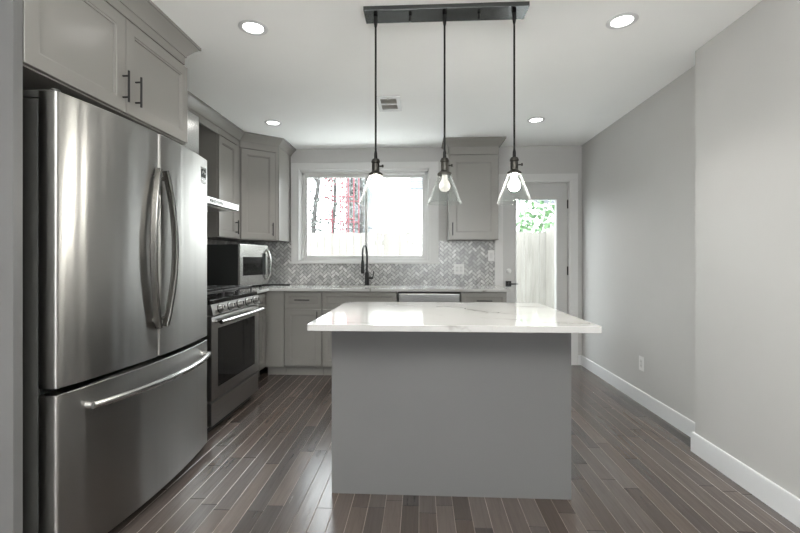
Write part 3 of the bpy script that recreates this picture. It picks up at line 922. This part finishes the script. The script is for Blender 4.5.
# ------------------------------------------------------------------ range hood
def hood():
    Y0, Y1 = 2.835, 3.628; W = Y1 - Y0
    t = thing('range_hood', 'slim stainless chimney range hood above the range', 'range hood', (-1.61, Y0, 1.636), PI / 2)
    D = XL + 1.61; D = -D
    m = MB().poly([(0, 0.0, 0.004), (0, 0.0, 0.053), (0, 0.22, 0.075), (0, D - 0.012, 0.10), (0, D - 0.012, 0.0), (0, 0.015, 0.0)], (W, 0, 0))
    m.build('canopy', 'steel_plain', t)
    f = MB().box(0.0, W, -0.004, 0.0005, 0.003, 0.053, 0.001).build('front_lip', 'steel_bright', t)
    m = MB().box(0.29, 0.50, -0.0055, -0.002, 0.015, 0.038, 0.001); c = m.build('control_strip', 'black_plastic', f)
    for k in range(6): MB().box(0.305 + k * 0.033, 0.318 + k * 0.033, -0.0066, -0.0050, 0.020, 0.032).build('button', 'steel_plain', c)
    cy = 3.41 - Y0
    MB().box(cy - 0.37, cy, 0.237, D - 0.012, 0.085, 2.395 - 1.636, 0.002).build('chimney', 'steel_bright', t)
    for a, b in ((0.03, W / 2 - 0.01), (W / 2 + 0.01, W - 0.03)): MB().box(a, b, 0.05, D - 0.08, -0.006, 0.002, 0.002).build('grease_filter', 'steel_plain', t)
hood()

# ------------------------------------------------------------------ microwave on the worktop
def microwave():
    A = (-1.765, 4.017); B = (-1.674, 4.520)
    ang = math.atan2(B[1] - A[1], B[0] - A[0]); W = math.hypot(B[1] - A[1], B[0] - A[0])
    t = thing('microwave', 'stainless microwave with black side standing in the worktop corner', 'microwave', (A[0], A[1], 0.914), ang)
    z0, z1 = 0.030, 0.448
    MB().box(0.003, W - 0.003, 0.022, 0.375, z0, z1 - 0.002, 0.003).build('case', 'black_plastic', t)
    for fx in (0.05, W - 0.05):
        for fy in (0.06, 0.33): MB().cyl((fx, fy, 0.0), (fx, fy, z0 + 0.002), 0.014).build('foot', 'black_plastic', t)
    d = MB().box(0.0, W, 0.0, 0.023, z0, z1, 0.004).build('front', 'steel_bright', t)
    MB().box(0.052, 0.46, -0.0025, 0.004, z0 + 0.105, z1 - 0.125, 0.002).build('window', 'black_glass', d)
    MB().box(0.40, 0.462, -0.0035, 0.003, z0 + 0.102, z1 - 0.088, 0.002).build('control_strip', 'black_plastic', d)
    pts = [(W - 0.030, -0.010 - 0.045 * math.sin(PI * k / 14) ** 0.7, z0 + 0.045 + (z1 - z0 - 0.09) * k / 14) for k in range(15)]
    mb = MB().tube(pts, 0.0115, 12); mb.build('handle', 'steel_bright', d)
    MB().tube([(W - 0.08, 0.374, 0.10), (W - 0.06, 0.40, 0.03), (W + 0.04, 0.36, 0.0062), (W + 0.22, 0.16, 0.0062), (W + 0.265, -0.05, 0.0062), (W + 0.27, -0.12, 0.0062)], 0.006, 8).build('power_cord', 'black_plastic', t)
microwave()

# ------------------------------------------------------------------ kitchen island
def island():
    x0, x1, y0, y1 = -0.462, 0.756, 2.155, 2.880
    t = thing('kitchen_island', 'large grey kitchen island base in the middle of the floor', 'kitchen island', ((x0 + x1) / 2, (y0 + y1) / 2, 0))
    cx, cy = (x0 + x1) / 2, (y0 + y1) / 2
    hx, hy = (x1 - x0) / 2, (y1 - y0) / 2
    MB().box(-hx, hx, -hy, -hy + 0.016, 0.0, 0.883, 0.0012).build('back_panel', 'island', t)
    for a, b in ((-hx + 0.001, -hx + 0.018), (hx - 0.018, hx - 0.001)): MB().box(a, b, -hy + 0.015, hy, 0.0, 0.883).build('side_panel', 'island', t)
    MB().box(-hx + 0.017, hx - 0.017, -hy + 0.015, hy - 0.022, 0.0, 0.883).build('carcass', 'island', t)
    w = (2 * hx - 0.04) / 2
    for k in range(2):
        a = -hx + 0.02 + k * w
        # doors on the working side, facing the back wall
        mt = Matrix.Rotation(PI, 4, 'Z')
        m = MB().rings(-(a + w - 0.003), -(a + 0.003), 0.115, 0.860, [(0, -hy + 0.022), (0, -hy + 0.004), (0.002, -hy + 0.002), (0.058, -hy + 0.002), (0.066, -hy + 0.010)], mt)
        m.build('door', 'island', t, angle=12)
    s = MB().cells([-0.522, 0.800], [1.893, 2.930], lambda i, j: True, 0.884, 0.914, 'xyz')
    bmesh.ops.remove_doubles(s.bm, verts=list(s.bm.verts), dist=1e-5)
    ve = [e for e in s.bm.edges if abs(e.verts[0].co.z - e.verts[1].co.z) > 0.01]
    bmesh.ops.bevel(s.bm, geom=ve, offset=0.012, segments=4, affect='EDGES', profile=0.5)
    te = [e for e in s.bm.edges if len(e.link_faces) == 2 and e.calc_face_angle(0) > 1.2]
    bmesh.ops.bevel(s.bm, geom=te, offset=0.003, segments=2, affect='EDGES', profile=0.5)
    tag(s.build('island_worktop', 'quartz'), 'white quartz slab with grey veins on top of the island', 'countertop')
island()

# ------------------------------------------------------------------ pendant light over the island
def pendant_light():
    x0, x1, y0, y1 = -0.298, 0.550, 2.158, 2.280
    cx, cy = 0.124, 2.219
    t = thing('pendant_light', 'dark metal bar pendant with three clear glass cone shades above the island', 'pendant light', (cx, cy, H))
    MB().box(x0 - cx, x1 - cx, y0 - cy, y1 - cy, -0.024, -0.001, 0.0015).build('ceiling_canopy', 'pewter', t)
    for sx in (-0.18, 0.18):
        MB().lathe([(0, -0.024), (0.008, -0.024), (0.008, -0.046), (0.005, -0.050), (0, -0.050)], (sx, 0.0, 0), 14).build('screw', 'black_metal', t)
    for k, px in enumerate((-0.364, 0.0, 0.362)):
        zt = 1.742 - H        # top of the socket
        c = MB().cyl((px, 0, -0.024), (px, 0, zt - 0.005), 0.0052, seg=10)
        c.lathe([(0, -0.024), (0.011, -0.024), (0.011, -0.05), (0.007, -0.075), (0.004, -0.085)], (px, 0, 0), 14)
        c.lathe([(0.0042, zt + 0.05), (0.008, zt + 0.03), (0.009, zt)], (px, 0, 0), 14)
        c = c.build('pendant_cord', 'black_cord', t)
        s = MB().lathe([(0, 0), (0.018, 0), (0.023, -0.010), (0.023, -0.018), (0.018, -0.022), (0.020, -0.026), (0.020, -0.064), (0.026, -0.070), (0.037, -0.078), (0.038, -0.088), (0.030, -0.088), (0, -0.086)], (px, 0, zt), 28)
        s.cyl((px + 0.015, 0, zt - 0.038), (px + 0.036, -0.006, zt - 0.038), 0.004, seg=10)
        s.cyl((px + 0.034, -0.006, zt - 0.038), (px + 0.042, -0.007, zt - 0.038), 0.0075, seg=12)
        s.build('lamp_socket', 'socket', c)
        g = 0.0028
        zg = zt - 0.086; zb = 1.507 - H
        MB().lathe([(0.034, zg), (0.036, zg - 0.008), (0.089, zb + 0.004), (0.0895, zb), (0.0865, zb), (0.033, zg - 0.010), (0.031, zg)], (px, 0, 0), 48, closed=True).lathe([(0.0885 + 0.0030 * math.cos(2 * PI * q / 10), zb + 0.0030 * math.sin(2 * PI * q / 10)) for q in range(10)], (px, 0, 0), 48, closed=True).build('lamp_shade', 'glass', c, angle=60)
        zb0 = zt - 0.088
        prof = [(0, 0.0), (0.014, 0.0), (0.015, -0.018), (0.019, -0.030), (0.026, -0.042), (0.030, -0.056), (0.0285, -0.069), (0.022, -0.080), (0.012, -0.0865), (0, -0.088)]
        MB().lathe(prof, (px, 0, zb0), 24).build('light_bulb', 'bulb_dim' if k == 1 else 'bulb_on', c, angle=60)
pendant_light()

# ------------------------------------------------------------------ ceiling: downlights and vent
def downlight(x, y, label, power=CAN, visible=True):
    t = thing('recessed_light', label, 'ceiling light', (x, y, H), 0, 'recessed ceiling lights')
    MB().lathe([(0.054, -0.001), (0.078, -0.001), (0.081, -0.004), (0.076, -0.007), (0.060, -0.009), (0.054, -0.004)], (0, 0, 0), 36, closed=True).build('trim_ring', 'trim', t, angle=60)
    MB().lathe([(0, -0.001), (0.0545, -0.001), (0.0545, -0.004), (0, -0.0045)], (0, 0, 0), 32).build('lens', 'lens', t)
    l = bpy.data.lights.new('downlight_lamp', 'AREA'); l.shape = 'DISK'; l.size = 0.12; l.energy = power; l.color = (1, 0.96, 0.90); l.spread = R(95)
    o = bpy.data.objects.new('downlight_lamp', l); C.objects.link(o); o.parent = t; o.location = (0, 0, -0.012)
downlight(-0.945, 2.325, 'recessed ceiling light nearest the refrigerator')
downlight(1.10, 2.36, 'recessed ceiling light near the projecting right wall')
downlight(-1.413, 3.95, 'recessed ceiling light beside the corner cabinet crown')
downlight(1.075, 3.99, 'recessed ceiling light in front of the back door')

def vent():
    t = thing('ceiling_vent', 'small white rectangular air register in the ceiling', 'vent', (-0.266, 3.51, H))
    hx, hy = 0.098, 0.165
    m = MB().cells([-hx, -0.066, 0.066, hx], [-hy, -0.118, -0.012, 0.012, 0.118, hy], lambda i, j: not (i == 1 and j in (1, 3)), -0.012, -0.001, 'xyz', 0.002)
    m.build('frame', 'trim', t)
    m = MB().box(-0.068, 0.068, -0.120, 0.120, -0.003, -0.001); m.build('duct_opening', 'steel_side', t)
    for j in range(10):
        y = -0.112 + j * 0.0225 + (0.0 if j < 5 else 0.010)
        mt = Matrix.Translation((0, y, -0.007)) @ Matrix.Rotation(R(35), 4, 'X')
        MB().box(-0.067, 0.067, -0.008, 0.008, -0.0007, 0.0007, mtx=mt).build('slat', 'casing', t)
    MB().box(-0.004, 0.004, -0.155, -0.12, -0.022, -0.010, 0.002).build('damper_lever', 'casing', t)
vent()

# ------------------------------------------------------------------ outlets and switch
def wall_plate(name, label, cat, loc, rz, w, h, kind):
    t = thing(name, label, cat, loc, rz)
    MB().box(-w / 2, w / 2, -0.006, -0.0002, -h / 2, h / 2, 0.0025).build('cover_plate', 'white_plastic', t)
    n = 2 if w > 0.1 else 1
    for k in range(n):
        x = (k - (n - 1) / 2) * 0.046
        f = MB().box(x - 0.0165, x + 0.0165, -0.0085, -0.005, -0.033, 0.033, 0.0015).build('receptacle' if kind == 'o' else 'rocker', 'casing', t)
        if kind == 'o':
            for zz in (-0.018, 0.018):
                for xx in (x - 0.007, x + 0.007):
                    MB().box(xx - 0.001, xx + 0.001, -0.0088, -0.008, zz - 0.005, zz + 0.005).build('slot', 'black_plastic', f)
wall_plate('wall_outlet', 'white outlet low on the right wall near the baseboard', 'outlet', (XR, 3.61, 0.340), -PI / 2, 0.075, 0.118, 'o')
wall_plate('wall_outlet', 'square double outlet on the herringbone backsplash right of the faucet', 'outlet', (0.442, YB - 0.0078, 1.098), 0, 0.116, 0.118, 'o')
wall_plate('light_switch', 'narrow white switch on the backsplash beside the door casing', 'light switch', (0.812, YB - 0.0078, 1.255), 0, 0.072, 0.125, 's')

# ------------------------------------------------------------------ outside
struct(MB().box(-14, 14, YB + 0.16, 30, -0.35, -0.15).build('ground', 'concrete'), 'pale paved yard outside', 'ground')

def fence(name, P, Q, ztop, label, seed):
    rnd = random.Random(seed)
    P = Vector(P); Q = Vector(Q); d = (Q - P); L = d.length; a = math.atan2(d.y, d.x)
    t = thing(name, label, 'fence', (P.x, P.y, -0.15), a)
    n = int(L / 0.142)
    m = MB()
    for k in range(n):
        x = k * L / n; z1 = ztop + 0.15 + rnd.uniform(-0.012, 0.012)
        m.box(x + 0.0025, x + L / n - 0.0025, rnd.uniform(-0.002, 0.002), 0.018 + rnd.uniform(-0.002, 0.002), 0.0, z1)
    m.build('board_panel', 'fence', t, smooth=False)
    m = MB()
    for z in (0.35, ztop - 0.1): MB().box(0, L, 0.02, 0.058, z, z + 0.088).build('rail', 'fence', t, smooth=False)
    for k in range(int(L / 2.4) + 1):
        x = min(L - 0.05, 0.05 + k * 2.4)
        MB().box(x - 0.045, x + 0.045, 0.06, 0.15, 0.0, ztop + 0.1).build('post', 'fence', t, smooth=False)
fence('wooden_fence', (-6.5, 8.2), (2.42, 8.2), 1.735, 'pale wooden board fence across the back of the yard', 5)
fence('wooden_fence', (2.39, 8.185), (2.9, 5.2), 1.80, 'pale wooden side fence seen through the door glass', 6)

def leaves(mb, rnd, n, box, size, sq=0.55):
    b = mb.bm
    for _ in range(n):
        p = Vector((rnd.uniform(*box[0]), rnd.uniform(*box[1]), rnd.uniform(*box[2])))
        q = Matrix.Rotation(rnd.uniform(0, 2 * PI), 3, 'Z') @ Matrix.Rotation(rnd.uniform(-0.9, 0.9), 3, 'X') @ Matrix.Rotation(rnd.uniform(0, 2 * PI), 3, 'Y')
        s = size * rnd.uniform(0.6, 1.3)
        pts = [(-s, 0, 0), (-s * 0.3, 0.02 * s, s * sq), (s * 0.5, 0, s * sq * 0.8), (s, 0, 0), (s * 0.4, 0.02 * s, -s * sq * 0.9), (-s * 0.4, 0, -s * sq)]
        b.faces.new([b.verts.new(p + q @ Vector(c)) for c in pts])
def shrub():
    rnd = random.Random(21)
    t = thing('shrub', 'bright green leafy shrub growing above the fence outside the door', 'shrub', (3.3, 9.4, -0.15))
    m = MB()
    leaves(m, rnd, 520, ((-1.2, 1.0), (-0.5, 0.5), (1.7, 2.75)), 0.062)
    leaves(m, rnd, 220, ((-1.2, 1.0), (-0.6, 0.0), (1.55, 2.15)), 0.062)
    m.build('foliage', 'leaf', t, smooth=False)
    m = MB()
    for k in range(7):
        x = -1.0 + k * 0.3; m.tube([(x * 0.3, 0, 0), (x * 0.7, 0.05, 1.0), (x, 0, 1.8), (x + rnd.uniform(-.2, .2), 0, 2.6)], [0.03, 0.022, 0.015, 0.006], 6)
    m.build('stem', 'bark', t)
shrub()

def garage():
    t = thing('neighbouring_house', 'white neighbouring house behind the fence with louvred gable vent', 'house', (0.6, 13.5, -0.15))
    MB().box(-1.75, 7.5, 0, 5, 0, 6.0).build('wall', 'stucco', t)
    f = MB().cells([-0.95, -0.92, -0.48, -0.45], [3.60, 3.63, 3.96, 3.99], lambda i, j: not (i == 1 and j == 1), -0.05, -0.001, 'xzy').build('vent_frame', 'siding', t)
    m = MB()
    for k in range(5): m.box(-0.92, -0.48, -0.045, -0.005, 3.635 + k * 0.065, 3.675 + k * 0.065)
    m.build('louvre', 'siding', f)
    # lean-to roof over the side, seen through the door
    m = MB().poly([(2.75, -1.3, 2.95), (2.75, 0.0, 3.35), (2.75, 0.0, 3.45), (2.75, -1.3, 3.05)], (3.2, 0, 0)); m.build('porch_roof', 'roofing', t)
    MB().box(4.2, 5.2, -0.03, -0.002, 1.9, 2.85).build('shutter', 'siding', t)
garage()
def house_left():
    t = thing('neighbouring_house', 'pale blue sided house behind the bare trees at left', 'house', (-2.66, 15.0, -0.15))
    m = MB()
    m.box(0, 0.5, 0, 4, 0, 6.0); m.build('wall', 'siding', t)
    m = MB()
    for k in range(30): m.box(0.0, 0.5, -0.025, 0.0, 0.2 * k, 0.2 * k + 0.17)
    m.build('siding_board', 'siding', t)
    MB().box(0.12, 0.36, -0.05, -0.02, 3.5, 4.2).build('window', 'black_glass', t)
house_left()
def fire_escape():
    t = thing('fire_escape', 'faded red metal fire escape frame seen through the left window sash', 'fire escape', (-2.58, 11.2, -0.15))
    for x in (0.0, 0.42, 0.48, 0.78):
        top = 5.0 if x < 1.0 else 3.05
        for y in (0, 0.9): MB().box(x - 0.016, x + 0.016, y - 0.016, y + 0.016, 0.0, top).build('post', 'red_paint', t)
    for z in (1.95, 2.45, 3.05, 3.55, 4.1):
        w = 0.78 if z < 3.2 else 0.48
        for y in (0, 0.9): MB().box(0, w, y - 0.013, y + 0.013, z - 0.013, z + 0.013).build('rail', 'red_paint', t)
        MB().box(-0.013, 0.013, 0, 0.9, z - 0.013, z + 0.013).build('rail', 'red_paint', t)
    for k in range(14): MB().box(0.42, 0.48, -0.01, 0.012, 0.4 + 0.28 * k, 0.42 + 0.28 * k).build('rung', 'red_paint', t)
fire_escape()
def tree(x, y, h, lean, r, label, seed):
    rnd = random.Random(seed)
    t = thing('tree', label, 'tree', (x, y, -0.15))
    m = MB()
    P = [Vector((lean * z / h + 0.06 * math.sin(z * 1.7 + seed), 0.05 * math.cos(z * 1.3), z)) for z in [h * k / 9 for k in range(10)]]
    m.tube(P, [r * (1 - 0.07 * k) for k in range(10)], 9)
    for k in range(11):
        i = rnd.randint(3, 8); s = P[i]; a = rnd.uniform(0, 2 * PI); L = rnd.uniform(0.2, 0.45)
        e = s + Vector((math.cos(a) * L, math.sin(a) * L * 0.5, L * rnd.uniform(0.2, 0.9)))
        m.tube([s, (s + e) / 2 + Vector((0, 0, 0.06)), e], [r * 0.35, r * 0.22, r * 0.08], 6)
    m.build('trunk', 'bark', t)
    m = MB(); leaves(m, rnd, 420, ((-0.26, 0.26), (-0.25, 0.25), (1.6, h)), 0.05)
    m.build('foliage', 'leaf_dark', t, smooth=False)
tree(-3.18, 12.3, 5.4, 0.15, 0.10, 'bare trunk at the left edge of the window view', 1)
tree(-2.62, 12.75, 5.6, -0.10, 0.075, 'thin dark tree just behind the red fire escape', 2)
tree(-2.28, 13.6, 5.5, 0.08, 0.055, 'slim leafy tree between the red frame and the blue house', 5)
tree(-1.93, 12.9, 5.2, 0.12, 0.09, 'dark tree trunk beside the middle window stile', 3)
def cable(pts, label, r=0.011):
    P = []
    for (a, b) in zip(pts, pts[1:]):
        A, B = Vector(a), Vector(b)
        for k in range(8):
            u = k / 8; q = A.lerp(B, u); q.z -= 0.06 * 4 * u * (1 - u); P.append(q)
    P.append(Vector(pts[-1]))
    tag(MB().tube(P, r, 6).build('utility_cable', 'cable'), label, 'cable')
def pole(x, y, label):
    t = thing('utility_pole', label, 'pole', (x, y, -0.15))
    MB().cyl((0, 0, 0), (0, 0, 4.2), 0.11, 0.08, 14).build('shaft', 'bark', t)
    MB().box(-0.05, 0.05, -0.5, 0.5, 3.6, 3.7).build('cross_arm', 'bark', t)
pole(-4.9, 10.3, 'wooden utility pole beyond the fence, left of the window view')
pole(1.62, 10.1, 'wooden utility pole beyond the fence, between window and door')
cable([(-4.80, 10.3, 1.83), (-2.2, 10.2, 1.72), (1.52, 10.1, 1.76)], 'lower dark cable just above the fence top', 0.014)
cable([(-4.80, 10.3, 2.04), (-1.6, 10.25, 1.98), (1.52, 10.1, 2.16)], 'upper dark cable crossing behind both window panes', 0.010)
